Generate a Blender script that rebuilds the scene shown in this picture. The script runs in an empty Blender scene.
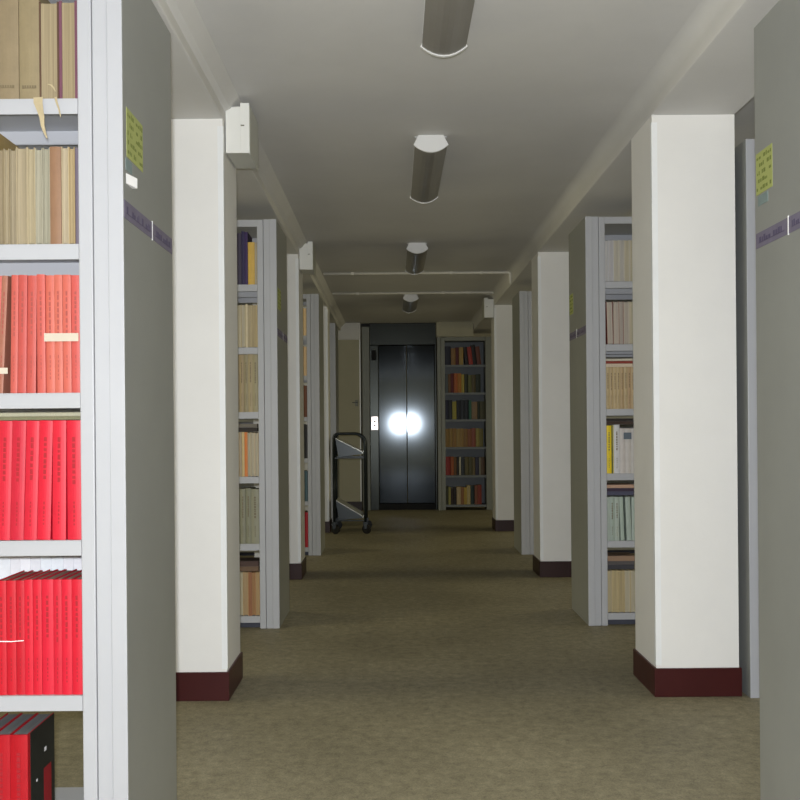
import bpy, bmesh, math, random
from mathutils import Vector, Matrix
random.seed(7)
S = bpy.context.scene
C = S.collection
CAMZ = 1.09
CEIL = 2.425

# ------------------------------------------------------------------ materials
def lin(c):
    return tuple(((v/255)/12.92 if v/255 <= .04045 else ((v/255+.055)/1.055)**2.4) for v in c)
_m = {}
def mat(name, rgb, rough=.6, metal=0., noise=0., nscale=8., bump=0., bscale=60., spec=.35, rgb2=None, stretch=None, coords='Object'):
    if name in _m: return _m[name]
    m = bpy.data.materials.new(name); m.use_nodes = True
    nt = m.node_tree; b = nt.nodes['Principled BSDF']
    col = lin(rgb) + (1,)
    b.inputs['Roughness'].default_value = rough
    b.inputs['Metallic'].default_value = metal
    b.inputs['Specular IOR Level'].default_value = spec
    b.inputs['Base Color'].default_value = col
    tc = nt.nodes.new('ShaderNodeTexCoord')
    src = tc.outputs[coords]
    if stretch:
        mp = nt.nodes.new('ShaderNodeMapping'); mp.inputs['Scale'].default_value = stretch
        nt.links.new(src, mp.inputs['Vector']); src = mp.outputs['Vector']
    if noise or rgb2:
        n = nt.nodes.new('ShaderNodeTexNoise'); n.inputs['Scale'].default_value = nscale
        n.inputs['Detail'].default_value = 6; n.inputs['Roughness'].default_value = .62
        nt.links.new(src, n.inputs['Vector'])
        r = nt.nodes.new('ShaderNodeValToRGB')
        r.color_ramp.elements[0].position = .3; r.color_ramp.elements[1].position = .7
        if rgb2: c0, c1 = lin(rgb2)+(1,), col
        else:
            c0 = tuple(v*(1-noise) for v in col[:3])+(1,); c1 = tuple(min(1, v*(1+noise)) for v in col[:3])+(1,)
        r.color_ramp.elements[0].color = c0; r.color_ramp.elements[1].color = c1
        nt.links.new(n.outputs['Fac'], r.inputs['Fac']); nt.links.new(r.outputs['Color'], b.inputs['Base Color'])
    if bump:
        n2 = nt.nodes.new('ShaderNodeTexNoise'); n2.inputs['Scale'].default_value = bscale; n2.inputs['Detail'].default_value = 4
        nt.links.new(src, n2.inputs['Vector'])
        bp = nt.nodes.new('ShaderNodeBump'); bp.inputs['Strength'].default_value = bump; bp.inputs['Distance'].default_value = .004
        nt.links.new(n2.outputs['Fac'], bp.inputs['Height']); nt.links.new(bp.outputs['Normal'], b.inputs['Normal'])
    _m[name] = m
    return m

def floor_mat():
    m = bpy.data.materials.new('worn_concrete'); m.use_nodes = True
    nt = m.node_tree; b = nt.nodes['Principled BSDF']; L = nt.links.new
    tc = nt.nodes.new('ShaderNodeTexCoord')
    def noise(scale, detail, rough=.65):
        n = nt.nodes.new('ShaderNodeTexNoise'); n.inputs['Scale'].default_value = scale
        n.inputs['Detail'].default_value = detail; n.inputs['Roughness'].default_value = rough
        L(tc.outputs['Object'], n.inputs['Vector']); return n
    big, mid, fine = noise(.9, 4), noise(24, 10, .82), noise(150, 6, .9)
    r = nt.nodes.new('ShaderNodeValToRGB')
    r.color_ramp.elements[0].position = .36; r.color_ramp.elements[0].color = lin((120,114,95))+(1,)
    r.color_ramp.elements[1].position = .66; r.color_ramp.elements[1].color = lin((166,158,134))+(1,)
    L(mid.outputs['Fac'], r.inputs['Fac'])
    r2 = nt.nodes.new('ShaderNodeValToRGB')
    r2.color_ramp.elements[0].position = .35; r2.color_ramp.elements[0].color = (.74,.74,.73,1)
    r2.color_ramp.elements[1].position = .62; r2.color_ramp.elements[1].color = (1,1,1,1)
    L(big.outputs['Fac'], r2.inputs['Fac'])
    r3 = nt.nodes.new('ShaderNodeValToRGB')
    r3.color_ramp.elements[0].position = .32; r3.color_ramp.elements[0].color = (.50,.49,.45,1)
    r3.color_ramp.elements[1].position = .56; r3.color_ramp.elements[1].color = (1.12,1.12,1.1,1)
    L(fine.outputs['Fac'], r3.inputs['Fac'])
    def mul(a, c):
        x = nt.nodes.new('ShaderNodeMix'); x.data_type = 'RGBA'; x.blend_type = 'MULTIPLY'; x.inputs[0].default_value = 1
        L(a, x.inputs[6]); L(c, x.inputs[7]); return x.outputs[2]
    L(mul(mul(r.outputs['Color'], r2.outputs['Color']), r3.outputs['Color']), b.inputs['Base Color'])
    b.inputs['Roughness'].default_value = .55; b.inputs['Specular IOR Level'].default_value = .25
    bp = nt.nodes.new('ShaderNodeBump'); bp.inputs['Strength'].default_value = .25; bp.inputs['Distance'].default_value = .004
    L(fine.outputs['Fac'], bp.inputs['Height']); L(bp.outputs['Normal'], b.inputs['Normal'])
    return m

GREY  = mat('grey_shelf_paint', (174,176,183), .42, noise=.03, nscale=3)
PANEL = mat('grey_green_panel_paint', (138,140,139), .38, noise=.05, nscale=2.5)
DARKG = mat('dark_plinth_paint', (70,72,84), .6, noise=.1)
WHITEW = mat('white_plaster', (236,235,233), .75, noise=.025, nscale=3, bump=.12, bscale=40)
CEILM = mat('ceiling_plaster', (207,206,205), .85, noise=.045, nscale=1.6, bump=.1, bscale=30)
WALLM = mat('olive_plaster', (176,168,140), .85, noise=.08, nscale=2, bump=.1)
STUBM = mat('beige_plaster', (172,168,148), .8, noise=.05, nscale=3)
BEAD  = mat('aluminium_bead', (240,242,244), .3, .0, noise=.03)
BASEM = mat('maroon_skirting_paint', (64,24,25), .35, noise=.12, nscale=5)
BASEF = mat('far_skirting_tone', (50,26,26), .4, noise=.12, nscale=5)  # same maroon skirting in a darker tone for the farther columns
BASED = mat('dark_skirting_paint', (44,34,34), .45, noise=.12, nscale=5)
BOXW  = mat('white_enamel', (236,236,232), .35, noise=.02)
BOXS  = mat('grey_enamel', (196,197,190), .4, noise=.03)
LENS  = mat('grey_diffuser', (134,131,126), .32, noise=.06, nscale=6, spec=.5)
CAPM  = mat('white_endcap', (226,226,226), .4, noise=.02)
STEEL = mat('brushed_lift_steel', (52,56,60), .09, 1., noise=.05, nscale=6, stretch=(30,1,1))
STEELF= mat('lift_frame_steel', (42,45,42), .25, .6, noise=.06, nscale=5)
SHELFD = mat('flash_dimmed_shelf', (116,121,126), .5, noise=.05)  # dimming of the flash at the lift-side case put into the shelf colour
JAMB  = mat('grey_jamb_paint', (128,130,120), .4, noise=.05)
BLACK = mat('black_plastic', (12,12,13), .7, noise=.1)
TRAYT = mat('lit_tray_steel', (190,190,182), .3, .3, noise=.25, nscale=14)  # lit look of the tray tops put into a brighter colour
TUBE  = mat('dark_tube_paint', (40,46,48), .3, .2, noise=.1)
TRAY  = mat('grey_tray_paint', (64,70,74), .3, .2, noise=.06)
RUBBER= mat('black_rubber', (20,20,20), .6, noise=.1)
PIPE  = mat('white_pipe', (214,211,200), .45, noise=.03)
YEL   = mat('yellow_paper', (158,165,102), .6, noise=.04, nscale=20)
PUR   = mat('purple_paper', (110,105,126), .6, noise=.1, nscale=25)
INK   = mat('dark_ink', (112,122,62), .7, noise=.05)
INKP  = mat('purple_ink', (82,76,104), .7, noise=.05)
WCARD = mat('white_card', (246,246,250), .3, noise=.02)
TEALC = mat('teal_card', (122,138,140), .5, noise=.08, nscale=30)
SCRAP = mat('torn_paper', (176,162,132), .8, noise=.1, nscale=40)
TITLER = mat('red_title_ink', (158,30,40), .7, noise=.1)
TITLE = mat('title_ink', (158,78,72), .7, noise=.1)
TITLEB= mat('black_title_ink', (112,100,78), .7, noise=.1)
BRASS = mat('dull_metal', (120,116,104), .35, .6, noise=.05)

def pages_mat(rgb):
    key = 'page_edges_%d_%d_%d' % rgb
    d = tuple(int(v*.84) for v in rgb)
    return mat(key, rgb, .85, nscale=1, rgb2=d, stretch=(330, 2.5, 2.5), bump=.25, bscale=1.2)
def cover_mat(rgb, rough=.5):
    key = 'book_cover_%d_%d_%d' % rgb
    return mat(key, rgb, rough, noise=.09, nscale=22, bump=.06, bscale=180)

# ------------------------------------------------------------------ mesh helpers
class MB:
    def __init__(s): s.bm = bmesh.new()
    def box(s, x0, x1, y0, y1, z0, z1, bev=0., seg=2):
        if x0 > x1: x0, x1 = x1, x0
        t = bmesh.new(); bmesh.ops.create_cube(t, size=1)
        for v in t.verts:
            v.co = Vector(((x0+x1)/2 + v.co.x*(x1-x0), (y0+y1)/2 + v.co.y*(y1-y0), (z0+z1)/2 + v.co.z*(z1-z0)))
        if bev:
            bmesh.ops.bevel(t, geom=t.edges[:], offset=bev, segments=seg, affect='EDGES', profile=.5)
        s.merge(t); return s
    def merge(s, t):
        me = bpy.data.meshes.new('tmp'); t.to_mesh(me); t.free()
        s.bm.from_mesh(me); bpy.data.meshes.remove(me)
    def prism(s, pts, a0, a1, axis='y'):
        """pts are 2D; axis y: pts=(x,z); axis x: pts=(y,z); axis z: pts=(x,y)"""
        def P(p, a):
            return (p[0], a, p[1]) if axis == 'y' else ((a, p[0], p[1]) if axis == 'x' else (p[0], p[1], a))
        t = bmesh.new()
        A = [t.verts.new(P(p, a0)) for p in pts]; B = [t.verts.new(P(p, a1)) for p in pts]
        t.faces.new(A); t.faces.new(B[::-1])
        n = len(pts)
        for i in range(n): t.faces.new((A[i], B[i], B[(i+1) % n], A[(i+1) % n]))
        bmesh.ops.recalc_face_normals(t, faces=t.faces[:])
        s.merge(t); return s
    def tube(s, pts, r, n=10):
        t = bmesh.new(); pts = [Vector(p) for p in pts]; rings = []
        ref = None
        for i, p in enumerate(pts):
            d = (pts[min(i+1, len(pts)-1)] - pts[max(i-1, 0)]).normalized()
            if ref is None:
                ref = d.orthogonal().normalized()
            ref = (ref - d*ref.dot(d)).normalized(); w = d.cross(ref)
            rings.append([t.verts.new(p + r*(math.cos(2*math.pi*k/n)*ref + math.sin(2*math.pi*k/n)*w)) for k in range(n)])
        for a, b in zip(rings, rings[1:]):
            for k in range(n): t.faces.new((a[k], a[(k+1) % n], b[(k+1) % n], b[k]))
        t.faces.new(rings[0][::-1]); t.faces.new(rings[-1])
        bmesh.ops.recalc_face_normals(t, faces=t.faces[:])
        s.merge(t); return s
    def cyl(s, c, axis, r, h, n=20):
        a = Vector(axis).normalized(); c = Vector(c)
        return s.tube([c - a*h/2, c + a*h/2], r, n)
    def move(s, v):
        bmesh.ops.translate(s.bm, verts=s.bm.verts[:], vec=v); return s
    def build(s, name, m, parent=None, smooth=False, loc=None, **tags):
        me = bpy.data.meshes.new(name); s.bm.to_mesh(me); s.bm.free()
        for mm in (m if isinstance(m, (list, tuple)) else [m]): me.materials.append(mm)
        if smooth:
            for p in me.polygons: p.use_smooth = True
            if smooth != True: me.set_sharp_from_angle(angle=math.radians(smooth))
        o = bpy.data.objects.new(name, me); C.objects.link(o)
        if loc: o.location = loc
        if parent: o.parent = parent
        for k, v in tags.items():
            if v: o[k] = v
        return o
def empty(name, loc=(0,0,0), **tags):
    o = bpy.data.objects.new(name, None); o.empty_display_size = .1; C.objects.link(o); o.location = loc
    for k, v in tags.items():
        if v: o[k] = v
    return o

# ------------------------------------------------------------------ room shell
XL, XR, Y0, Y1 = -3.6, 4.0, -1.6, 12.9
MB().box(XL-.2, XR+.2, Y0-.2, Y1+.2, -.2, 0).build('floor', floor_mat(), label='worn olive grey concrete floor running down the corridor', category='floor', kind='structure')
MB().box(XL-.2, XR+.2, Y0-.2, Y1+.2, CEIL, CEIL+.2).build('ceiling', CEILM, label='pale plaster ceiling carrying the light fittings', category='ceiling', kind='structure')
MB().box(XL-.2, XL, Y0, Y1, 0, CEIL).build('wall_left', WALLM, label='olive plaster side wall behind the bookcases with red books', category='wall', kind='structure')
MB().box(XR, XR+.2, Y0, Y1, 0, CEIL).build('wall_right', WALLM, label='olive plaster side wall behind the bookcases with green books', category='wall', kind='structure')
MB().box(XL-.2, XR+.2, Y1, Y1+.2, 0, CEIL).build('wall_back', WALLM, label='olive end wall around the lift doors', category='wall', kind='structure')
MB().box(XL-.2, XR+.2, Y0-.2, Y0, 0, CEIL).build('wall_front', WALLM, label='plaster wall closing the corridor behind the viewer', category='wall', kind='structure')

BEAMZ = CAMZ + 1.233
b = MB().box(-1.005, -.672, Y0, Y1, BEAMZ, CEIL, .006)
b.prism([(-.673, CAMZ+1.275), (-.65, CAMZ+1.287), (-.614, CEIL-.001), (-.673, CEIL-.001)], Y0, Y1)
b.build('beam', CEILM, label='long plaster ceiling beam over the columns that carry white boxes', category='beam', kind='structure')
R_ = .055
P_ = [(1.37, CEIL-.0005), (1.37, BEAMZ), (1.052, BEAMZ), (1.041, BEAMZ+.004), (1.036, BEAMZ+.014)]
P_ += [(1.036-R_+R_*math.cos(a), CEIL-R_+R_*math.sin(a)-.0005) for a in [math.pi/2*i/8 for i in range(9)]]
b = MB().prism(P_, Y0, Y1)
b.build('beam', CEILM, smooth=40, label='long plaster ceiling beam over the bare white columns', category='beam', kind='structure')

# columns: white face, metal corner beads, maroon skirting
CW = .33
def column(x_in, sgn, y, label, base=BASEM):
    x_out = x_in + sgn*CW
    o = MB().box(x_in, x_out, y, y+CW, 0, BEAMZ+.002).build('column', WHITEW, label=label, category='column', kind='structure')
    for xe, d in ((x_in, sgn),):
        # angle strip wrapped over the front corner
        pts = [(xe - d*.003, y-.003), (xe + d*.02, y-.003), (xe + d*.02, y+.0005), (xe + d*.0005, y+.0005), (xe + d*.0005, y+.02), (xe - d*.003, y+.02)]
        MB().prism(pts, .125, BEAMZ-.03, 'z').build('corner_bead', BEAD, o, label='metal corner strip', kind='structure')
    xa, xb = min(x_in, x_out)-.009, max(x_in, x_out)+.009
    sk = MB()
    sk.box(xa, xb, y-.009, y+.001, 0, .114, .002); sk.box(xa, xb, y+CW-.001, y+CW+.009, 0, .114, .002)
    sk.box(xa, min(x_in, x_out)+.001, y, y+CW, 0, .114, .002); sk.box(max(x_in, x_out)-.001, xb, y, y+CW, 0, .114, .002)
    sk.build('baseboard', base, o, label='dark maroon painted skirting', kind='structure')
    return o
COLY = (3.835, 6.86, 9.86)
column(-.675, -1, COLY[0], 'nearest white plaster column carrying a white box under the beam')
column(-.675, -1, COLY[1], 'middle white column between the bookcases, second white box at its top', BASEF)
column(-.675, -1, COLY[2], 'far white column beside the book trolley', BASEF)
column(1.04, 1, COLY[0], 'nearest bare white plaster column with maroon skirting')
column(1.04, 1, COLY[1], 'second bare white column, behind the bookcase with a yellow book', BASEF)
column(1.04, 1, COLY[2], 'far white column beside the bookshelf at the lift', BASEF)

# ------------------------------------------------------------------ wall boxes under the beams
def junction_box(x_in, sgn, y, label, grp=None, dz=0.):
    """mounted on the corridor face of a column, just below the beam"""
    z0, z1 = CAMZ+1.108+dz, CAMZ+1.308+dz
    w = .098
    def X(t): return x_in + sgn*t
    o = empty('junction_box', (X(0), y+.02, z0), label=label, category='box', group=grp)
    def part(mb, n, m, **t): return mb.move((-X(0), -(y+.02), -z0)).build(n, m, o, **t)
    part(MB().box(X(.0031), X(w-.004), y+.03, y+.27, z0+.002, z1-.008, .004), 'box_body', BOXS)
    part(MB().box(X(.002), X(.062), y+.02, y+.0305, z0, z1-.014, .002).box(X(.0615), X(w), y+.02, y+.0305, z0, z1+.002, .002), 'front_cover', BOXW, label='white front cover')
    part(MB().box(X(.064), X(.078), y+.0165, y+.0205, z0+.108, z0+.112), 'latch', BRASS)
    part(MB().box(X(w-.004), X(w+.001), y+.03, y+.272, z0-.004, z1-.004, .001), 'side_flange', BOXS)
    return o
junction_box(-.672, 1, COLY[0]+.02, 'white metal box high on the nearest column with skirting half hidden')
junction_box(-.672, 1, COLY[1]+.02, 'smaller looking white metal box high on the middle column', dz=.022)
junction_box(1.037, -1, COLY[2]-.01, 'white metal box high on the far column by the lift bookshelf')

# ------------------------------------------------------------------ ceiling light fittings
def light_fitting(y0, y1, label):
    cx = .181; H = .075
    def prof(k, dz=0.):
        P = [(-.056*k, 0), (.056*k, 0), (.078*k, -.045)]
        n = 8
        for i in range(1, n):
            a = i/n; x = .078*k*(1-2*a); P.append((x, -.045 - (H-.045+dz)*(1-(x/(.078*k))**2)))
        P.append((-.078*k, -.045))
        return P
    o = empty('ceiling_light', (cx, y0, CEIL), label=label, category='ceiling light', group='fluorescent fittings down the corridor ceiling')
    MB().prism(prof(.96), .012, y1-y0-.012).build('diffuser', LENS, o, label='grey unlit lens')
    MB().prism(prof(1.03, .004), 0, .014).build('end_cap', CAPM, o, label='white end cap')
    MB().prism(prof(1.03, .004), y1-y0-.014, y1-y0).build('end_cap', CAPM, o, label='white end cap')
    MB().box(-.074, .074, .02, y1-y0-.02, -.004, 0, .001).build('mounting_plate', CAPM, o)
light_fitting(2.26, 3.28, 'unlit grey ceiling light nearest the viewer, cut by the photo top')
light_fitting(4.41, 5.44, 'second unlit grey ceiling light from the viewer, past the nearest columns')
light_fitting(7.0, 8.0, 'third unlit grey ceiling light, just before the first conduit')
light_fitting(9.72, 10.7, 'farthest unlit ceiling light, next to the second conduit near the lift')

# conduits across the ceiling
def conduit(y, xa, xb, drop, label):
    z = CEIL - .0119
    pts = [(xa, y, z), (xb-.02, y, z), (xb-.006, y, z-.006), (xb, y, z-.02)]
    if drop: pts.append((xb, y, z-.1))
    o = MB().tube(pts, .012, 10).build('ceiling_conduit', PIPE, smooth=True, label=label, category='pipe')
    for x in (xa+.25, (xa+xb)/2+.3, xb-.25):
        MB().box(x-.012, x+.012, y-.02, y+.02, z-.0145, CEIL, .002).build('clip', PIPE, o)
conduit(8.32, -.60, 1.018, True, 'nearer white conduit crossing the ceiling and turning down the beam')
conduit(9.56, -.60, 1.0, False, 'farther white conduit crossing the ceiling before the lift')

# ------------------------------------------------------------------ bookcases
SHZ = (1.862, 1.522, 1.172, .822, .458, .068)     # shelf tops, top to bottom
SHA = (1.862, 1.522, 1.174, .829, .466, .07)      # the nearest case is set a little differently
RD = .495
def bookcase(x_end, sgn, y, length, label, levels=SHZ):
    def X(t): return x_end + sgn*t
    o = empty('bookcase', (x_end, y, 0), label=label, category='bookcase', group='grey double sided steel bookcases')
    def part(mb, n, m, **t): return mb.move((-x_end, -y, 0)).build(n, m, o, **t)
    TOP = 2.215
    ep = MB().box(X(0), X(.037), y, y+RD, 0, TOP, .0025).box(X(.0365), X(.0715), y+.004, y+RD-.004, 0, TOP, .002)
    pa = part(ep, 'end_panel', [PANEL, GREY], label='grey green end panel')
    for p in pa.data.polygons:
        if abs(p.normal.y) > .5: p.material_index = 1
    t = .073
    ups = [.073] + [.073+.033+k*.9 for k in range(1, 3) if .106+k*.9 < length-.2] + [length-.033]
    for t in ups:
        u = MB().box(X(t), X(t+.033), y+.002, y+.042, 0, TOP-.002, .003)
        u.box(X(t), X(t+.033), y+RD-.042, y+RD-.002, 0, TOP-.002, .003)
        u.box(X(t+.012), X(t+.021), y+.03, y+RD-.03, .05, TOP-.01)
        part(u, 'upright', GREY)
    part(MB().box(X(.106), X(length-.033), y+.006, y+.012, TOP-.04, TOP-.002, .001)
         .box(X(.106), X(length-.033), y+RD-.012, y+RD-.006, TOP-.04, TOP-.002, .001)
         .box(X(.106), X(length-.033), y+.012, y+RD-.012, TOP-.008, TOP-.003), 'top_panel', GREY)
    a, bb = X(.1065), X(length-.0335)
    for z in levels:
        for (ya, yb) in ((y+.004, y+.243), (y+.247, y+RD-.004)):
            part(MB().box(a, bb, ya, yb, z-.003, z).box(a, bb, ya, ya+.003, z-.036, z-.002, .0008)
                 .box(a, bb, yb-.003, yb, z-.036, z-.002, .0008), 'shelf', GREY)
    part(MB().box(X(.6), bb, y+.2435, y+.2465, .03, TOP-.01), 'back_panel', GREY)  # added unseen sheet, keeps light from leaking through the empty racks
    part(MB().box(a, bb, y+.04, y+.045, 0, .045).box(a, bb, y+RD-.045, y+RD-.04, 0, .045), 'plinth', DARKG, label='dark recessed plinth')
    return o
XLP, XRP = -.627, 1.043
RY = (2.24, 5.19, 8.12, 10.42)
bookcase(XLP, -1, RY[0], 1.9, 'nearest bookcase, full of red books, its end panel facing the corridor', SHA)
bookcase(XLP, -1, RY[1], 1.9, 'bookcase behind the nearest boxed column, navy and tan books on top')
bookcase(XLP, -1, RY[2], 1.9, 'narrowly seen bookcase behind the middle boxed column')
bookcase(XLP, -1, RY[3], 1.9, 'farthest bookcase end, behind the trolley column')
bookcase(XRP-.009, 1, RY[0], 1.9, 'nearest bookcase opposite the red books, only its end panel seen')
bookcase(XRP, 1, RY[1], 1.9, 'bookcase holding the bright yellow book, behind the nearest bare column')
bookcase(1.062, 1, 8.06, 1.9, 'bookcase behind the second bare column, showing a thin front post')
bookcase(1.402, 1, 3.80, 1.6, 'bookcase set back beside the nearest bare column, a sliver showing')

# ---- notices on the end panels
def flat_on_panel(name, xf, sgn, y0, y1, z0, z1, m, th=.0008):
    """sgn: +1 panel faces +X"""
    return MB().box(xf-sgn*.0001, xf+sgn*(.0002+th), y0, y1, z0, z1)
def ink_lines(xf, sgn, y0, y1, z0, z1, rows, seed):
    rnd = random.Random(seed); mb = MB()
    h = (z1-z0)/rows
    for r in range(rows):
        zz = z1 - h*(r+.72); yy = y0+.006
        while yy < y1-.01:
            w = rnd.uniform(.005, .016)
            if rnd.random() < .8: mb.box(xf+sgn*.0011, xf+sgn*.0014, yy, min(yy+w, y1-.005), zz, zz+h*rnd.uniform(.3, .55))
            yy += w + rnd.uniform(.002, .006)
        if rows == 1: mb.box(xf+sgn*.001, xf+sgn*.0014, y0+.004, y1-.004, zz-.0012, zz+.0006)
    return mb
def panel_notices(xf, sgn, y, where, near):
    # yellow notice, near the front edge on the red-book side, near the back edge opposite
    ya, yb = (y+.03, y+.175) if sgn > 0 else (y+.368, y+.483)
    o = flat_on_panel('', xf, sgn, ya, yb, 1.733, 1.85, YEL).build('notice', YEL, label='small yellow printed notice on '+where, category='notice', group='yellow notices on the end panels')
    ink_lines(xf, sgn, ya, yb, 1.737, 1.846, 5, 3).build('print', INK, o)
    for (a, b2, nm) in ((y+.003, y+.262, 'front'), (y+.268, y+.488, 'back')):
        o = flat_on_panel('', xf, sgn, a, b2, 1.583, 1.626, PUR).build('label_strip', PUR, label='%s purple paper strip on %s' % ({'front':'nearer','back':'farther'}[nm], where), category='label', group='purple strips on the end panels')
        ink_lines(xf, sgn, a+.015, b2-.015, 1.588, 1.621, 1, 5 if nm == 'front' else 6).build('print', INKP, o)
    o = MB().box(xf-sgn*.0001, xf+sgn*.0016, y+.2625, y+.2675, 1.58, 1.63).build('strip_clip', WCARD, label='thin white joint between purple strips on '+where, category='clip')
    if near:
        ca, cb = (y+.022, y+.075) if sgn > 0 else (y+.40, y+.47)
        o = flat_on_panel('', xf, sgn, ca, cb, 1.70, 1.728, TEALC).build('teal_sticker', TEALC, label='teal grey sticker just under the yellow notice on '+where, category='sticker')
        if sgn > 0:
            MB().prism([(xf, y+.024), (xf+.0125, y+.075), (xf+.0125, y+.078), (xf, y+.078)], 1.668, 1.692, 'z').build('card_holder', WCARD, label='card holder with its glare coloured white, under the yellow notice beside the red books', category='card holder')  # bright reflection on the holder put into a white colour
panel_notices(XLP, 1, RY[0], 'the red-book end panel', True)
panel_notices(XRP-.009, -1, RY[0], 'the plain panel opposite the red books', True)
panel_notices(XLP, 1, RY[1], 'the panel behind the nearest boxed column', False)
panel_notices(XRP, -1, RY[1], 'the panel of the yellow-book bookcase', False)

# ------------------------------------------------------------------ books
ORD = ['first','second','third','fourth','fifth','sixth','seventh','eighth','ninth','tenth','eleventh','twelfth','thirteenth']
SHN = ['top','second','third','fourth','fifth','bottom']
def make_book(xl, w, y, z, h, d, rgb, style='spine', pages=(214,200,168), lean=0., title=False, label='', group='', facing=-1, tb=None):
    """xl: left edge; front at y, going back by d (facing -1) ; lean in radians about the y axis"""
    o = None
    tb = tb or min(.0022, w*.14)
    cm = cover_mat(rgb)
    cv = MB()
    if style == 'spine':
        n = 6; pts = []
        bulge = min(.003, w*.1)
        for i in range(n+1):
            a = i/n; pts.append((w*a, -bulge*(1-(2*a-1)**2)))
        pts += [(w, d), (w-tb, d), (w-tb, .0035), (tb, .0035), (tb, d), (0, d)]
        cv.prism(pts, 0, h, 'z')
        pg = MB().box(tb, w-tb, .0036, d-.003, .003, h-.003)
    else:       # fore-edge to the viewer
        pts = [(0, 0), (tb, 0), (tb, d-.004), (w-tb, d-.004), (w-tb, 0), (w, 0), (w, d), (0, d)]
        cv.prism(pts, 0, h, 'z')
        pg = MB()
        n = 5; pp = []
        for i in range(n+1):
            a = i/n; pp.append((tb+(w-2*tb)*a, .0025+.002*(1-(2*a-1)**2)))
        pp += [(w-tb, d-.0045), (tb, d-.0045)]
        pg.prism(pp, .003, h-.003, 'z')
    if facing > 0:
        R = Matrix.Rotation(math.pi, 4, 'Z') @ Matrix.Translation((-w, 0, 0))
        for q in (cv, pg): bmesh.ops.transform(q.bm, matrix=R, verts=q.bm.verts[:])
    o = cv.build('book', cm, label=label, category='book', group=group, loc=(xl, y, z+.0006))
    pg.build('page_block', pages_mat(pages), o, label='pale page block')
    if title == 4:
        t = MB(); xx = w*.15
        while xx < w*.8:
            t.box(xx, xx+.004, -bulge-.0004, -bulge*.3, h*.105, h*.105+.006); xx += .0058
        t.box(w*.15, w*.8, -bulge-.0003, -bulge*.3, h*.105-.001, h*.105+.0004)
        t.build('spine_print', TITLEB, o, label='small dark print low on the spine')
    elif title and style == 'spine':
        t = MB(); rnd = random.Random(int(abs(xl)*1e5))
        zz = h*.86; x0, x1 = w*.40, w*.60
        while zz > h*.5:
            s = rnd.uniform(.006, .012); t.box(x0, x1, -bulge-.0005, -bulge*.6, zz-s, zz); zz -= s + rnd.uniform(.002, .006)
        mt = {1: TITLE, 3: TITLER}.get(title, TITLEB)
        t.build('spine_title', mt, o, label='dark title lettering'); t = MB()
        zz = h*.32
        while zz > h*.12:
            s = rnd.uniform(.004, .008); t.box(x0+w*.05, x1-w*.05, -bulge-.0005, -bulge*.6, zz-s, zz); zz -= s + .004
        t.build('spine_author', mt, o, label='dark author lettering')
    if lean: o.rotation_euler = (0, lean, 0)
    return o

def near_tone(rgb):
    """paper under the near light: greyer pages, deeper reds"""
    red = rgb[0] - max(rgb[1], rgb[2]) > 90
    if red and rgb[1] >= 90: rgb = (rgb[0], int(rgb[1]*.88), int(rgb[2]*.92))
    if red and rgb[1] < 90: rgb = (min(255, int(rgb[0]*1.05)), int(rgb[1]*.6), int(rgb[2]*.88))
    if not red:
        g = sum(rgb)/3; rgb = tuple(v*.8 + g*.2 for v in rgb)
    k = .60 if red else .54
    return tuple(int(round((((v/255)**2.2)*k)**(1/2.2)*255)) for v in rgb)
def vary(rgb, k=7):
    q = random.uniform(-k, k)
    return tuple(max(0, min(255, int(round((v+q)/4.)*4))) for v in rgb)

def row(case, x_end, sgn, y, shelf, specs, group, frm='end panel', setback=.012, depth=.165):
    """specs from the end panel outward: (w, h, rgb, kindword, style, pages, lean, title, colour word)"""
    x = x_end + sgn*.1085
    prev = 0.
    for i, s in enumerate(specs):
        w, h, rgb, cw, kw = s[:5]
        opt = dict(s[5]) if len(s) > 5 else {}
        opt.setdefault('pages', (218,205,174))
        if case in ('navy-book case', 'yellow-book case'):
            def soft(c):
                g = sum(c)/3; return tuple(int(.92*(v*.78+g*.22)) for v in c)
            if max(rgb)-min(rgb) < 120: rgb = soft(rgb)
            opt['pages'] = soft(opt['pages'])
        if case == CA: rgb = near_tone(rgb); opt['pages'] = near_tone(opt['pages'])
        lean = opt.get('lean', 0.)
        if opt.get('gap'): x += sgn*opt['gap']
        dl = max(0, abs(math.sin(lean))-prev); x += sgn*dl*h*1.02; prev = abs(math.sin(lean))
        extra = abs(math.sin(lean))*h
        yy = y + setback + opt.get('dy', random.uniform(0, .004))
        d = opt.get('d', depth)
        if sgn > 0: xl = x
        else: xl = x - w
        if lean > 0: xl_ = xl - (extra if opt.get('first') else 0)    # top moves to +X
        else: xl_ = xl
        lab = '%s %s, %s from %s, %s shelf of %s' % (cw, kw, ORD[i], frm, SHN[shelf], case)
        make_book(xl_, w, yy, (SHA if case == CA else SHZ)[shelf] + (abs(math.sin(lean))*w if lean > 0 else 0), h, d, rgb, opt.get('style', 'spine'), opt.get('pages', (222,208,176)), lean, opt.get('title', False), lab, group, tb=opt.get('tb'))
        x += sgn*(w+.0006) + (-extra if (lean > 0 and opt.get('first') and sgn < 0) else 0)

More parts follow.
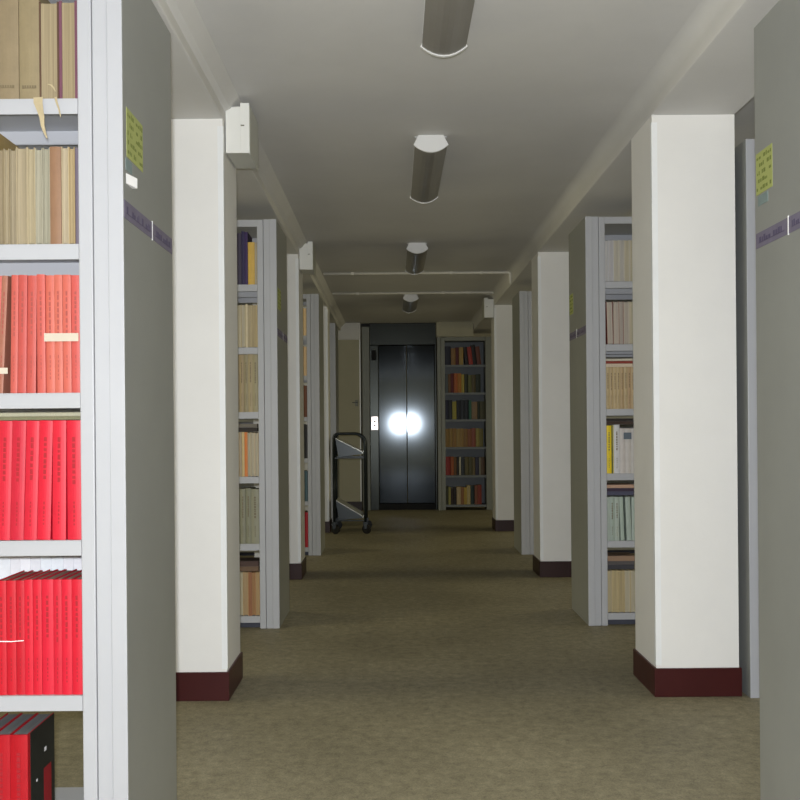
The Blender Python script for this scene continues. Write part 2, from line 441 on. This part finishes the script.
CA = 'red-book case'
P = lambda **k: k
tan, tan2 = (196,172,128), (190,164,118)
fe = 'fore'
row(CA, XLP, -1, RY[0], 0, [
 (.043, .232, (150,84,112), 'mauve bound', 'volume', P(style=fe, pages=(214,190,142), tb=.0065)),
 (.046, .230, (120,84,62), 'brown bound', 'volume', P(style=fe, pages=(216,192,146), tb=.004)),
 (.047, .262, (186,164,120), 'plain tan wrapped', 'volume', P(title=4)),
 (.051, .266, (180,158,118), 'greyish tan wrapped', 'volume', P(title=4)),
 (.045, .262, (178,154,110), 'tan wrapped', 'volume'),
], 'tan volumes on the top shelf')
row(CA, XLP, -1, RY[0], 1, [
 (.008, .226, (132,118,142), 'thin purple grey', 'journal'),
 (.014, .228, (222,188,126), 'golden yellow', 'journal', P(style=fe, pages=(226,196,140))),
 (.017, .230, (230,206,164), 'cream', 'journal', P(style=fe, pages=(236,214,174))),
 (.026, .229, (190,136,98), 'rusty brown', 'journal', P()),
 (.016, .228, (196,190,162), 'grey green', 'journal', P(style=fe, pages=(206,200,172))),
 (.017, .226, (206,200,174), 'pale grey', 'journal', P(style=fe, pages=(214,206,178))),
 (.018, .228, (222,200,156), 'pale straw', 'journal', P(style=fe, pages=(224,204,160))),
 (.026, .230, (214,192,150), 'wide cream', 'journal', P(style=fe, pages=(222,200,158))),
 (.015, .226, (190,172,136), 'dull tan', 'journal', P(style=fe, pages=(206,186,148))),
 (.012, .226, (206,184,142), 'thin tan', 'journal', P(style=fe, pages=(214,192,150))),
 (.013, .226, (178,156,114), 'darker tan', 'journal', P(style=fe, pages=(196,174,132))),
 (.016, .266, (206,170,92), 'tall golden', 'volume', P(dy=-.004, style='spine')),
], 'pale journals on the second shelf')
co = (240,132,112)
row(CA, XLP, -1, RY[0], 2, [
 (.020, .276, (238,120,108), 'coral', 'paperback', P(title=1)),
 (.0195, .277, (240,136,112), 'orange coral', 'paperback', P(title=1)),
 (.019, .277, (238,142,116), 'light coral', 'paperback', P(title=1)),
 (.020, .276, (240,138,114), 'pale coral', 'paperback', P(title=1)),
 (.019, .278, (236,124,108), 'pinkish coral', 'paperback', P(title=1)),
 (.021, .276, (226,112,98), 'deep coral', 'paperback', P(title=1, lean=.018)),
 (.020, .277, (224,110,98), 'dull coral', 'paperback', P(title=1, lean=.018)),
 (.016, .277, (232,122,106), 'thin coral', 'paperback', P(title=1, lean=.018)),
 (.013, .276, (218,128,100), 'faded thin coral', 'paperback', P(title=1, gap=.008, lean=.05)),
 (.019, .276, (228,120,104), 'leaning coral', 'paperback', P(title=1, lean=.05)),
], 'coral paperbacks on the third shelf')
row(CA, XLP, -1, RY[0], 3, [
 (.033, .280, (238,56,72), 'bright red', 'paperback', P(title=3)),
 (.031, .280, (242,60,76), 'scarlet', 'paperback', P(title=3, lean=.012)),
 (.031, .280, (240,54,72), 'vivid red', 'paperback', P(title=3, lean=.03)),
 (.030, .280, (236,60,76), 'plain red', 'paperback', P(title=3, lean=.032)),
 (.032, .280, (224,62,76), 'duller red', 'paperback', P(title=3, lean=.032)),
 (.031, .280, (236,60,76), 'outer red', 'paperback', P(title=3, lean=.032)),
], 'red paperbacks on the fourth shelf')
row(CA, XLP, -1, RY[0], 4, [
 (.0235, .270, (238,50,68), 'bright crimson', 'paperback', P(title=3)),
 (.0235, .270, (240,54,72), 'light crimson', 'paperback', P(title=3)),
 (.0195, .270, (232,50,70), 'thin crimson', 'paperback', P(title=3)),
 (.0265, .270, (240,58,76), 'wide crimson', 'paperback', P(title=3)),
 (.020, .270, (238,50,68), 'plain crimson', 'paperback', P(title=3)),
 (.0195, .270, (240,52,70), 'smooth crimson', 'paperback', P(title=3)),
 (.019, .268, (220,40,56), 'dark crimson', 'paperback', P(title=3)),
 (.022, .268, (226,42,58), 'strong crimson', 'paperback', P(title=3)),
 (.022, .268, (228,44,60), 'outermost crimson', 'paperback', P(title=3)),
], 'crimson paperbacks on the fifth shelf')
# bottom shelf: the row stops short of the end panel; black inner cover of the last book shows
xb = XLP - .106 - .136
for i, (w, rgb, cw) in enumerate(((.041, (206,30,44), 'dark red'), (.040, (204,30,44), 'thick dark red'), (.036, (206,32,46), 'outer dark red'))):
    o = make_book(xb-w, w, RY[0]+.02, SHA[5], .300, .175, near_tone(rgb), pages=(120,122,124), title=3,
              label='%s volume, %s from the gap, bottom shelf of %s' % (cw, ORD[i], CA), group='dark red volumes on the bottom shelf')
    if i == 0:
        MB().box(w+.0001, w+.0011, .016, .174, .001, .299).build('side_cover', mat('black_cover', (30,32,30), .45, noise=.3, nscale=30), o, label='black side cover')
        MB().box(w+.0012, w+.0016, .10, .15, .03, .185).build('side_patch', cover_mat((150,24,36)), o, label='red patch on the black side cover')
        MB().box(w+.0012, w+.0015, .105, .118, .225, .235).box(w+.0012, w+.0015, .05, .058, .17, .176).build('side_mark', WCARD, o, label='white specks')
    xb -= w+.0006
# white books standing behind the crimson row
x = XLP - .1085
for i in range(12):
    w = (.028, .026, .024, .027, .026, .030, .028, .026, .027, .025, .029, .026)[i]
    make_book(x-w, w, RY[0]+RD-.03, SHA[4], .305, .19, vary((226,228,236), 5), pages=(226,228,236), facing=1, style='fore',
              label='white book, %s from the end panel, behind the crimson row' % ORD[i], group='white books behind the crimson row')
    x -= w+.0006

# flat books on top of a row
def flat(x0, x1, y, z, th, d, rgb, label):
    cv = MB().box(0, x1-x0, 0, d, 0, .0016).box(0, x1-x0, 0, d, th-.0016, th).box(0, .003, 0, d, .001, th-.001)
    o = cv.build('book', cover_mat(rgb), label=label, category='book', group='books lying flat on top of upright rows', loc=(x0, y, z))
    MB().box(.0031, x1-x0-.003, .003, d-.003, .0017, th-.0017).build('page_block', pages_mat(tuple(min(255, int(v*1.1)) for v in rgb)), o)
zt = SHA[3]+.2825
flat(-.975, -.740, RY[0]+.03, zt, .0085, .16, (120,118,92), 'olive book lying flat, undermost on the fourth-shelf red row')
flat(-.985, -.738, RY[0]+.05, zt+.0090, .0085, .16, (176,172,150), 'grey book lying flat, uppermost on the fourth-shelf red row')

# paper bands and scraps in the nearest case
yb = RY[0] + .0078
MB().box(-.8175, -.7372, yb, yb+.0006, SHA[2]+.121, SHA[2]+.140).build('paper_band', mat('cream_band', (196,186,172), .6, noise=.05), label='white paper band across the coral books nearest the end panel', category='paper band')
MB().box(-.955, -.903, yb-.001, yb-.0004, SHA[2]+.046, SHA[2]+.060).build('paper_band', mat('cream_band', (196,186,172), .6, noise=.05), label='short white paper band low on the leaning coral books', category='paper band')
MB().tube([(-.96, RY[0]+.0075, SHA[4]+.128), (-.90, RY[0]+.0072, SHA[4]+.127), (-.871, RY[0]+.0075, SHA[4]+.129)], .0012, 6).build('white_string', WCARD, label='thin white string across the outermost crimson books', category='string')
def scrap(pts, label):
    """ribbon from (x, y, z, halfwidth) points"""
    t = bmesh.new(); vs = []
    for x, y, z, hw in [(p[0], p[1], p[2], p[3]*.85) for p in pts]: vs.append((t.verts.new((x-hw, y, z)), t.verts.new((x+hw, y-.001, z+.001))))
    for a, b2 in zip(vs, vs[1:]): t.faces.new((a[0], a[1], b2[1], b2[0]))
    q = MB(); q.merge(t); o = q.build('paper_scrap', SCRAP, label=label, category='paper scrap')
    m = o.modifiers.new('thick', 'SOLIDIFY'); m.thickness = .0008
    return o
ys = RY[0]
z0 = SHZ[0]
scrap([(-.826, ys+.012, z0+.0012, .012), (-.824, ys+.001, z0+.0012, .013), (-.823, ys-.002, z0-.012, .0125), (-.818, ys-.003, z0-.03, .009), (-.814, ys-.003, z0-.046, .007), (-.812, ys-.004, z0-.066, .005), (-.808, ys-.002, z0-.082, .0035), (-.802, ys-.003, z0-.096, .0012)], 'larger torn cream paper scrap hanging from the top shelf edge')
scrap([(-.788, ys+.010, z0+.0012, .004), (-.783, ys+.001, z0+.0012, .0035), (-.780, ys-.002, z0-.010, .003), (-.774, ys-.003, z0-.028, .0022), (-.770, ys-.003, z0-.046, .0012)], 'thin torn paper strand hanging from the top shelf edge')
scrap([(-.802, ys+.006, z0+.034, .002), (-.794, ys+.004, z0+.031, .0025), (-.788, ys+.003, z0+.024, .002), (-.784, ys+.003, z0+.016, .001)], 'curled paper strand in front of the top shelf page edges')

# second bookcase on the boxed-column side
CB = 'navy-book case'
row(CB, XLP, -1, RY[1], 0, [
 (.012, .230, (206,182,130), 'straw', 'book', P(style=fe)),
 (.036, .230, (206,170,84), 'mustard', 'volume', P()),
 (.017, .285, (62,40,104), 'violet', 'volume', P(title=0)),
 (.017, .290, (50,42,92), 'navy', 'volume', P(title=0)),
 (.025, .280, (64,56,84), 'slate', 'volume', P()),
 (.030, .270, (80,74,80), 'charcoal', 'volume', P()),
], 'books on the navy case top shelf')
row(CB, XLP, -1, RY[1], 1, [
 (.030, .232, (206,182,132), 'tan', 'journal', P(style=fe, pages=(214,190,140))),
 (.022, .232, (212,190,142), 'cream', 'journal', P(style=fe, pages=(214,194,150))),
 (.010, .236, (226,210,170), 'thin pale', 'journal', P()),
 (.024, .232, (204,182,138), 'dull cream', 'journal', P(style=fe)),
 (.030, .232, (198,176,130), 'straw', 'journal', P(style=fe)),
], 'books on the navy case second shelf')
row(CB, XLP, -1, RY[1], 2, [
 (.028, .312, (176,164,122), 'tall olive', 'volume', P(title=2)),
 (.024, .314, (188,168,122), 'tall tan', 'volume', P(title=2)),
 (.022, .312, (172,158,116), 'tall khaki', 'volume', P(title=2)),
 (.024, .312, (182,158,112), 'tall sand', 'volume', P(title=2)),
 (.026, .312, (164,146,106), 'tall brownish', 'volume', P(title=2)),
], 'books on the navy case third shelf')
row(CB, XLP, -1, RY[1], 3, [
 (.020, .238, (214,184,146), 'beige', 'book', P(style=fe)),
 (.020, .240, (212,190,156), 'cream', 'book', P(style=fe)),
 (.018, .240, (206,186,142), 'straw', 'book', P(style=fe)),
 (.016, .240, (206,122,60), 'orange', 'paperback', P()),
 (.014, .242, (226,196,130), 'light yellow', 'paperback', P()),
 (.026, .240, (190,168,132), 'tan', 'paperback', P()),
], 'books on the navy case fourth shelf')
row(CB, XLP, -1, RY[1], 4, [
 (.042, .296, (156,154,128), 'sage', 'volume', P(title=2)),
 (.030, .300, (146,146,118), 'olive grey', 'volume', P(title=2)),
 (.028, .298, (150,148,122), 'grey green', 'volume', P(title=2)),
 (.030, .298, (138,138,110), 'moss', 'volume', P()),
], 'books on the navy case fifth shelf')
row(CB, XLP, -1, RY[1], 5, [
 (.022, .236, (206,160,106), 'light tan', 'journal', P(style=fe, pages=(212,172,116))),
 (.020, .234, (190,128,78), 'orange tan', 'journal', P(style=fe, pages=(200,146,92))),
 (.018, .236, (176,108,66), 'rust', 'journal', P()),
 (.026, .236, (212,172,118), 'sand', 'journal', P(style=fe, pages=(212,176,124))),
 (.026, .236, (206,168,112), 'straw', 'journal', P(style=fe)),
], 'books on the navy case bottom shelf')
def flats(xa, xb2, y, z, items, case):
    for i, (th, rgb, cw) in enumerate(items):
        j = random.uniform(-.01, .01)
        flat(xa+.004, xb2-.004, y+.03+abs(j), z, th, .15, rgb, '%s book lying flat across the upright row on %s' % (cw, case)); z += th+.0006
flats(-.90, -.738, RY[1], SHZ[3]+.2445, [(.022, (60,56,54), 'dark grey'), (.020, (118,112,104), 'mid grey')], 'the fourth shelf of '+CB)
flats(-.90, -.738, RY[1], SHZ[5]+.238, [(.026, (112,92,76), 'brown'), (.028, (84,68,64), 'dark brown')], 'the bottom shelf of '+CB)

# bookcase with the yellow book
CC = 'yellow-book case'
row(CC, XRP, 1, RY[1], 0, [
 (.018, .224, (206,206,212), 'white', 'journal', P(style=fe, pages=(218,216,216))),
 (.028, .226, (204,204,210), 'lilac white', 'journal', P(style=fe, pages=(214,210,214))),
 (.030, .226, (206,200,182), 'ivory', 'journal', P(style=fe, pages=(216,208,190))),
 (.026, .226, (204,198,188), 'pale grey', 'journal', P(style=fe, pages=(212,206,198))),
 (.028, .226, (206,200,186), 'off-white', 'journal', P(style=fe)),
 (.026, .226, (206,200,186), 'cream', 'journal', P(style=fe)),
], 'journals on the yellow-book case top shelf')
row(CC, XRP, 1, RY[1], 1, [
 (.034, .232, (150,60,52), 'red-backed cream', 'journal', P(style=fe, pages=(216,200,184), gap=.004, lean=-.02)),
 (.028, .232, (206,190,176), 'pinkish cream', 'journal', P(style=fe, pages=(214,198,184))),
 (.026, .234, (140,60,54), 'maroon-backed cream', 'journal', P(style=fe, pages=(206,190,178))),
 (.028, .232, (206,194,180), 'plain cream', 'journal', P(style=fe, pages=(212,198,182))),
 (.028, .232, (206,194,180), 'greyish cream', 'journal', P(style=fe)),
], 'journals on the yellow-book case second shelf')
row(CC, XRP, 1, RY[1], 2, [
 (.019, .226, (206,178,126), 'buff', 'paperback', P(title=2)), (.0185, .226, (204,174,122), 'tan', 'paperback', P(title=2)),
 (.019, .226, (208,180,128), 'straw', 'paperback', P(title=2)), (.0185, .226, (206,176,124), 'sandy', 'paperback', P(title=2)),
 (.019, .226, (200,166,116), 'darker buff', 'paperback', P(title=2)), (.019, .226, (206,178,130), 'light buff', 'paperback', P(title=2)),
 (.019, .226, (198,160,112), 'brownish', 'paperback', P(title=2)), (.019, .226, (204,174,124), 'dull buff', 'paperback', P(title=2)),
], 'buff series on the yellow-book case third shelf')
row(CC, XRP, 1, RY[1], 3, [
 (.026, .260, (226,198,32), 'bright yellow', 'volume', P(title=2)),
 (.007, .262, (92,104,30), 'thin dark green', 'booklet', P()),
 (.005, .262, (230,214,120), 'thin pale yellow', 'booklet', P()),
 (.031, .264, (220,220,226), 'tall white', 'volume', P(title=2)),
 (.030, .244, (214,206,204), 'white', 'volume', P()),
 (.030, .244, (212,204,202), 'off-white', 'volume', P()),
 (.030, .244, (206,200,198), 'pale', 'volume', P()),
], 'volumes on the yellow-book case fourth shelf')
MB().box(1.243, 1.285, RY[1]+.0075, RY[1]+.0082, SHZ[3]+.186, SHZ[3]+.222).build('spine_label', mat('slate_label', (92,102,116), .6, noise=.1), label='slate blue label across the white volumes past the yellow book', category='label')
row(CC, XRP, 1, RY[1], 4, [
 (.014, .236, (176,192,182), 'pale green', 'volume', P()), (.026, .238, (172,190,178), 'mint', 'volume', P(title=2)),
 (.024, .236, (180,196,186), 'light sage', 'volume', P(title=2)), (.020, .236, (176,196,184), 'sea green', 'volume', P(lean=-.03)),
 (.026, .236, (178,196,186), 'grey green', 'volume', P(gap=.012, lean=-.03)), (.026, .236, (176,194,184), 'dull green', 'volume', P()),
], 'green volumes on the yellow-book case fifth shelf')
row(CC, XRP, 1, RY[1], 5, [
 (.022, .228, (214,194,150), 'cream', 'journal', P(style=fe, pages=(216,198,152))), (.032, .230, (212,190,138), 'straw', 'journal', P(style=fe, pages=(216,194,140))),
 (.034, .228, (210,186,130), 'yellowed', 'journal', P(style=fe, pages=(214,190,136))), (.032, .228, (206,184,136), 'tan', 'journal', P(style=fe)),
 (.03, .228, (206,184,136), 'dull tan', 'journal', P(style=fe)),
], 'journals on the yellow-book case bottom shelf')
flats(1.152, 1.31, RY[1], SHZ[2]+.229, [(.018, (206,190,170), 'cream'), (.014, (140,66,58), 'dark red'), (.012, (196,190,176), 'pale grey')], 'the third shelf of '+CC)
flats(1.152, 1.31, RY[1], SHZ[3]+.266, [(.018, (70,58,52), 'dark brown'), (.014, (52,48,46), 'black')], 'the fourth shelf of '+CC)
flats(1.152, 1.31, RY[1], SHZ[4]+.245, [(.020, (84,84,104), 'slate'), (.018, (66,56,72), 'dark purple'), (.018, (188,156,134), 'peach')], 'the fifth shelf of '+CC)
flats(1.152, 1.31, RY[1], SHZ[5]+.232, [(.024, (66,66,72), 'dark slate'), (.020, (92,88,88), 'grey'), (.028, (150,124,104), 'brown')], 'the bottom shelf of '+CC)

# narrow view of the third bookcase
CS = 'narrowly seen case'
for sh, (h, rgb, cw, h2) in enumerate((( .235, (206,176,130), 'tan', 0), (.25, (196,166,126), 'dull tan', 0), (.27, (96,56,34), 'dark brown', 0), (.29, (30,28,28), 'black', 0), (.26, (60,84,92), 'teal', 0), (.30, (150,22,34), 'red', 0))):
    row(CS, XLP, -1, RY[2], sh, [
      (.022, h-.004, tuple(min(255, int(v*1.1+8)) for v in rgb), 'light '+cw, 'volume', P()), (.026, h, rgb, cw, 'volume', P()), (.026, h, vary(rgb), 'outer '+cw, 'volume', P())], 'books in the narrowly seen case')

# ------------------------------------------------------------------ end of the corridor
# lift front
YE = 12.45
lift = empty('door_1', (.17, YE, 0), label='grey steel double lift doors closing the corridor, flash glare on them', category='lift door', kind='structure')
def lp(mb, n, m, **t): return mb.move((-.17, -YE, 0)).build(n, m, lift, kind='structure', **t)
def leaf(x0, x1, tilt):
    mb = MB().box(x0, x1, YE+.03, YE+.06, .085, 2.135, .004)
    c = Matrix.Translation(((x0+x1)/2, YE+.03, 1)) @ Matrix.Rotation(tilt, 4, 'Z') @ Matrix.Translation((-(x0+x1)/2, -YE-.03, -1))
    bmesh.ops.transform(mb.bm, matrix=c, verts=mb.bm.verts[:])
    return mb
lp(leaf(-.195, .166, -.0068), 'door_leaf', STEEL)
lp(leaf(.172, .531, -.0173), 'door_leaf', STEEL)
lp(MB().box(-.31, -.197, YE, YE+.12, 0, 2.14, .006).box(.534, .556, YE, YE+.12, 0, 2.14, .004), 'door_frame', STEELF)
lp(MB().box(-.31, .556, YE, YE+.12, 2.141, CEIL-.001, .004), 'header_panel', STEELF)
lp(MB().box(-.196, .533, YE+.012, YE+.1, 0, .08, .002), 'sill', BLACK, label='black threshold')
MB().box(-.405, -.312, YE-.01, YE+.12, 0, CEIL-.045, .003).build('trim_1', JAMB, label='grey painted upright beside the lift frame', category='trim', kind='structure')
MB().box(-.285, -.222, YE-.012, YE+.0002, 1.945, 2.075, .003).build('floor_indicator', BLACK, label='black lift floor indicator high on the lift frame', category='indicator')
o = MB().box(-.295, -.205, YE-.010, YE+.0002, 1.04, 1.215, .003).build('call_panel', mat('flash_glint_call_panel', (222,208,206), .22, .5, noise=.03), label='metal lift call panel beside the doors, flash glint in its colour', category='call panel')  # flash reflection on the panel put into its pale pinkish colour
MB().cyl((-.25, YE-.013, 1.15), (0,1,0), .013, .008).build('call_button', BLACK, o); MB().cyl((-.25, YE-.013, 1.10), (0,1,0), .013, .008).build('call_button', BLACK, o)

# wall stub with a lever beside the lift
YS = 12.38
o = MB().box(-.95, -.428, YS, Y1+.05, 0, CEIL-.001).build('wall_stub', STUBM, label='beige wall end between the trolley and the lift', category='wall', kind='structure')
MB().box(-.44, -.425, YS-.003, YS+.012, .12, CEIL-.01, .001).build('corner_bead', BEAD, o, label='bright metal corner strip', kind='structure')
MB().box(-.957, -.42, YS-.01, YS+.003, 0, .12, .002).build('baseboard', BASED, o, label='dark skirting', kind='structure')
MB().box(-.72, -.43, YS-.025, YS+.001, CEIL-.22, CEIL-.002, .004).build('trim_2', CEILM, label='pale soffit band across the wall end beside the lift', category='trim', kind='structure')
o = MB().box(-.50, -.462, YS-.008, YS+.0002, 1.35, 1.43, .003).build('wall_lever', JAMB, label='small metal lever switch on the beige wall end', category='switch')
MB().box(-.535, -.465, YS-.03, YS-.018, 1.392, 1.402, .003).box(-.475, -.467, YS-.02, YS-.007, 1.390, 1.404).build('lever', TUBE, o)

# bookshelf by the lift, facing the corridor
EX0, EX1, EY = .562, 1.272, 12.34
SHE = (1.87, 1.512, 1.168, .812, .448, .07)
o = empty('bookcase', (EX0, EY, 0), label='bookcase beside the lift doors, six shelves facing the viewer', category='bookcase')
def ep(mb, n, m, **t): return mb.move((-EX0, -EY, 0)).build(n, m, o, **t)
ep(MB().box(EX0, EX0+.045, EY, EY+.28, 0, 2.23, .003).box(EX0+.047, EX0+.098, EY+.004, EY+.27, 0, 2.225, .003), 'side_frame', JAMB)
ep(MB().box(EX1-.09, EX1, EY, EY+.28, 0, 2.23, .003), 'side_frame', JAMB)
ep(MB().box(EX0+.0985, EX1-.0905, EY+.01, EY+.28, 2.18, 2.23, .002), 'top_panel', JAMB)
ep(MB().box(EX0+.0985, EX1-.0905, EY+.27, EY+.28, .02, 2.18), 'back_panel', SHELFD)
for z in SHE:
    ep(MB().box(EX0+.0985, EX1-.0905, EY+.008, EY+.2695, z-.004, z).box(EX0+.0985, EX1-.0905, EY+.008, EY+.012, z-.028, z-.003), 'shelf', SHELFD)
MB().box(EX0-.008, 1.03, EY-.012, Y1+.05, 2.232, CEIL-.001, .004).build('trim_3', STUBM, label='pale soffit block above the bookcase by the lift', category='trim', kind='structure')
CE = 'lift-side case'
ROWS = [
 [(.075,.24,(36,38,56),'navy'),(.055,.215,(160,120,70),'tan'),(.042,.225,(96,28,30),'dark red'),(.052,.225,(180,150,86),'straw'),(.044,.23,(40,26,26),'black',-.11),(.05,.23,(176,62,54),'red',-.11),(.05,.255,(34,26,24),'black-brown',-.11),(.05,.235,(120,66,50),'brown',-.11)],
 [(.038,.245,(96,104,110),'grey blue'),(.03,.24,(130,92,60),'brown'),(.04,.25,(110,30,28),'maroon'),(.045,.25,(196,106,50),'orange'),(.045,.25,(196,128,44),'amber'),(.035,.235,(190,172,80),'yellow'),(.045,.24,(58,60,34),'dark olive'),(.042,.225,(110,112,66),'olive'),(.05,.23,(96,84,52),'umber'),(.06,.235,(40,50,34),'dark green')],
 [(.04,.25,(34,36,66),'navy'),(.045,.25,(40,44,52),'slate'),(.05,.23,(176,166,74),'mustard'),(.05,.245,(24,26,36),'black'),(.05,.25,(36,42,54),'dark grey'),(.05,.25,(26,32,46),'midnight'),(.034,.245,(50,104,86),'teal'),(.07,.225,(150,124,92),'tan'),(.034,.23,(44,52,30),'dark green'),(.06,.23,(90,88,56),'olive')],
 [(.042,.235,(160,126,66),'mustard brown'),(.04,.24,(166,134,74),'buff'),(.045,.24,(160,122,64),'tobacco'),(.045,.235,(172,142,84),'sand'),(.045,.238,(164,132,74),'straw'),(.05,.235,(150,112,60),'caramel'),(.05,.23,(150,92,58),'chestnut'),(.05,.24,(156,86,66),'brick'),(.045,.24,(160,146,76),'olive yellow'),(.045,.235,(130,120,62),'moss')],
 [(.06,.24,(168,44,28),'red'),(.036,.24,(176,92,46),'rust'),(.034,.235,(120,84,44),'brown'),(.032,.235,(40,32,24),'black'),(.022,.235,(206,200,180),'white'),(.045,.23,(50,58,66),'slate'),(.05,.235,(100,92,50),'olive'),(.046,.235,(88,84,50),'dark olive'),(.032,.225,(130,112,74),'tan'),(.045,.23,(48,46,72),'navy'),(.02,.228,(160,156,140),'pale grey'),(.05,.23,(110,84,58),'umber')],
 [(.03,.235,(60,62,34),'dark olive'),(.028,.225,(170,162,90),'yellowish'),(.035,.215,(54,36,26),'dark brown'),(.035,.22,(40,30,22),'black'),(.05,.23,(200,176,134),'cream'),(.038,.225,(156,108,64),'brown'),(.035,.22,(190,158,64),'yellow'),(.045,.245,(204,184,128),'straw'),(.05,.24,(34,56,54),'dark teal'),(.035,.245,(140,84,60),'russet'),(.05,.25,(158,60,38),'red brown')],
]
for sh, R in enumerate(ROWS):
    x = EX0+.100
    tot = sum(r[0]+.0008 for r in R); k = min(1.05, (EX1-EX0-.194-.03*any(len(r) > 4 for r in R))/tot)
    for i, r in enumerate(R):
        w, h, rgb, cw = r[:4]; w *= k
        lean = r[4] if len(r) > 4 else 0
        if lean:                       # leaning to the left, resting on the previous book
            if len(R[i-1]) <= 4: x += .026
        make_book(x, w, EY+.03+random.uniform(0, .02), SHE[sh], h, .17, tuple(int(v*.86) for v in rgb), lean=lean, label='%s book, %s from the lift, %s shelf of %s' % (cw, ORD[i], SHN[sh], CE), group='books in the case by the lift')
        x += w+.0008

# ------------------------------------------------------------------ book trolley
T = empty('book_trolley', (-.46, 9.95, 0), label='dark tubular book trolley with sloping trays beside the far column', category='trolley')
def tp(mb, n, m, par=None, **t):
    return mb.move((.46, -9.95, 0)).build(n, m, par or T, **t)
ya, yb2 = 9.74, 10.17
xa, xb3 = -.615, -.298
for yy in (ya, yb2):
    pts = [(xa, yy, .115), (xa, yy, .97)]
    for i in range(7):
        a = math.pi*(1 - i/12); pts.append((xa+.045+.045*math.cos(a), yy, .97+.045*math.sin(a)))
    for i in range(9):
        a = math.pi/2*(1-i/8); pts.append((xb3-.11+.11*math.cos(a), yy, .905+.11*math.sin(a)))
    pts.append((xb3, yy, .115))
    tp(MB().tube(pts, .0135, 10), 'hoop_frame', TUBE, smooth=True)
def tray(z_hi, z_lo, z_b):
    x0, x1 = xa+.018, xb3-.03
    pl = MB()
    t = tp(MB().prism([(x0, z_hi), (x1, z_lo), (x1+.002, z_lo+.008), (x0+.002, z_hi+.006)], ya+.018, yb2-.018)
           .prism([(x1-.002, z_lo-.012), (x1+.006, z_lo-.012), (x1+.03, z_lo+.03), (x1+.024, z_lo+.032)], ya+.018, yb2-.018), 'tray', TRAYT, label='sloping tray, lit brightness in its colour')
    for yy in (ya+.012, yb2-.018):
        q = MB().prism([(x0, z_hi-.002), (x1, z_lo-.002), (x1, z_lo-.016), (x0+.03, z_b)], yy, yy+.006)
        q.move((.46, -9.95, 0)).build('tray_end', TRAY, t)
    for yy in (ya-.004, yb2-.011):
        tp(MB().box(xa, xb3, yy, yy+.015, z_b-.012, z_b+.002, .002), 'cross_bar', TUBE)
tray(.965, .825, .775)
tray(.335, .172, .138)
for xx in (xa, xb3):
    for yy in (ya, yb2):
        c = tp(MB().prism([(xx-.022, .115), (xx+.022, .115), (xx+.012, .05), (xx-.012, .05)], yy-.016, yy-.013)
               .prism([(xx-.022, .115), (xx+.022, .115), (xx+.012, .05), (xx-.012, .05)], yy+.013, yy+.016).box(xx-.024, xx+.024, yy-.02, yy+.02, .112, .12), 'caster_fork', TUBE)
        MB().cyl((xx+.012, yy, .0475), (0, 1, 0) if yy == yb2 else (.5, .85, 0), .0475, .024, 20).move((.46, -9.95, 0)).build('wheel', RUBBER, c, label='black rubber wheel')

# ------------------------------------------------------------------ light
def light(name, kind, loc, energy, color, **k):
    l = bpy.data.lights.new(name, kind); l.energy = energy; l.color = color
    for a, v in k.items(): setattr(l, a, v)
    o = bpy.data.objects.new(name, l); C.objects.link(o); o.location = loc; return o
fl = light('camera_flash', 'POINT', (-.015, -.02, CAMZ+.06), 1, (.945, .972, 1), shadow_soft_size=.03)
fl.data.use_nodes = True
nt = fl.data.node_tree
em = nt.nodes['Emission']; fo = nt.nodes.new('ShaderNodeLightFalloff')
fo.inputs['Strength'].default_value = 425; fo.inputs['Smooth'].default_value = 3.0
nt.links.new(fo.outputs['Quadratic'], em.inputs['Strength'])
AMB = (1.0, .91, .56)
for s, x in ((1, XL+.25), (-1, XR-.25)):
    for y, ln, e in ((.6, 2.4, 12), (3.95, 2.1, 20), (6.9, 2.1, 16), (9.5, 1.5, 11.5), (11.5, 1.4, 5.5)):
        o = light('bay_daylight', 'AREA', (x, y, 1.6), e, AMB, shape='RECTANGLE', size=ln, size_y=1.3, spread=math.radians(125))
        o.rotation_euler = Vector((s, 0, -.38)).to_track_quat('-Z', 'Z').to_euler()
w = bpy.data.worlds.new('World'); S.world = w; w.use_nodes = True
w.node_tree.nodes['Background'].inputs[0].default_value = (.5, .47, .38, 1); w.node_tree.nodes['Background'].inputs[1].default_value = .05

# ------------------------------------------------------------------ camera
cd = bpy.data.cameras.new('camera'); co_ = bpy.data.objects.new('camera', cd); C.objects.link(co_)
cd.sensor_width = 36; cd.lens = 36*960/800; cd.shift_x = 6/800; cd.shift_y = 26/800; cd.clip_start = .02
co_.matrix_world = Matrix.Translation((0, 0, CAMZ)) @ Matrix.Rotation(math.pi/2, 4, 'X') @ Matrix.Rotation(-.0085, 4, 'Z')
S.camera = co_
S.view_settings.view_transform = 'Standard'
S.view_settings.look = 'None'
S.view_settings.exposure = 0
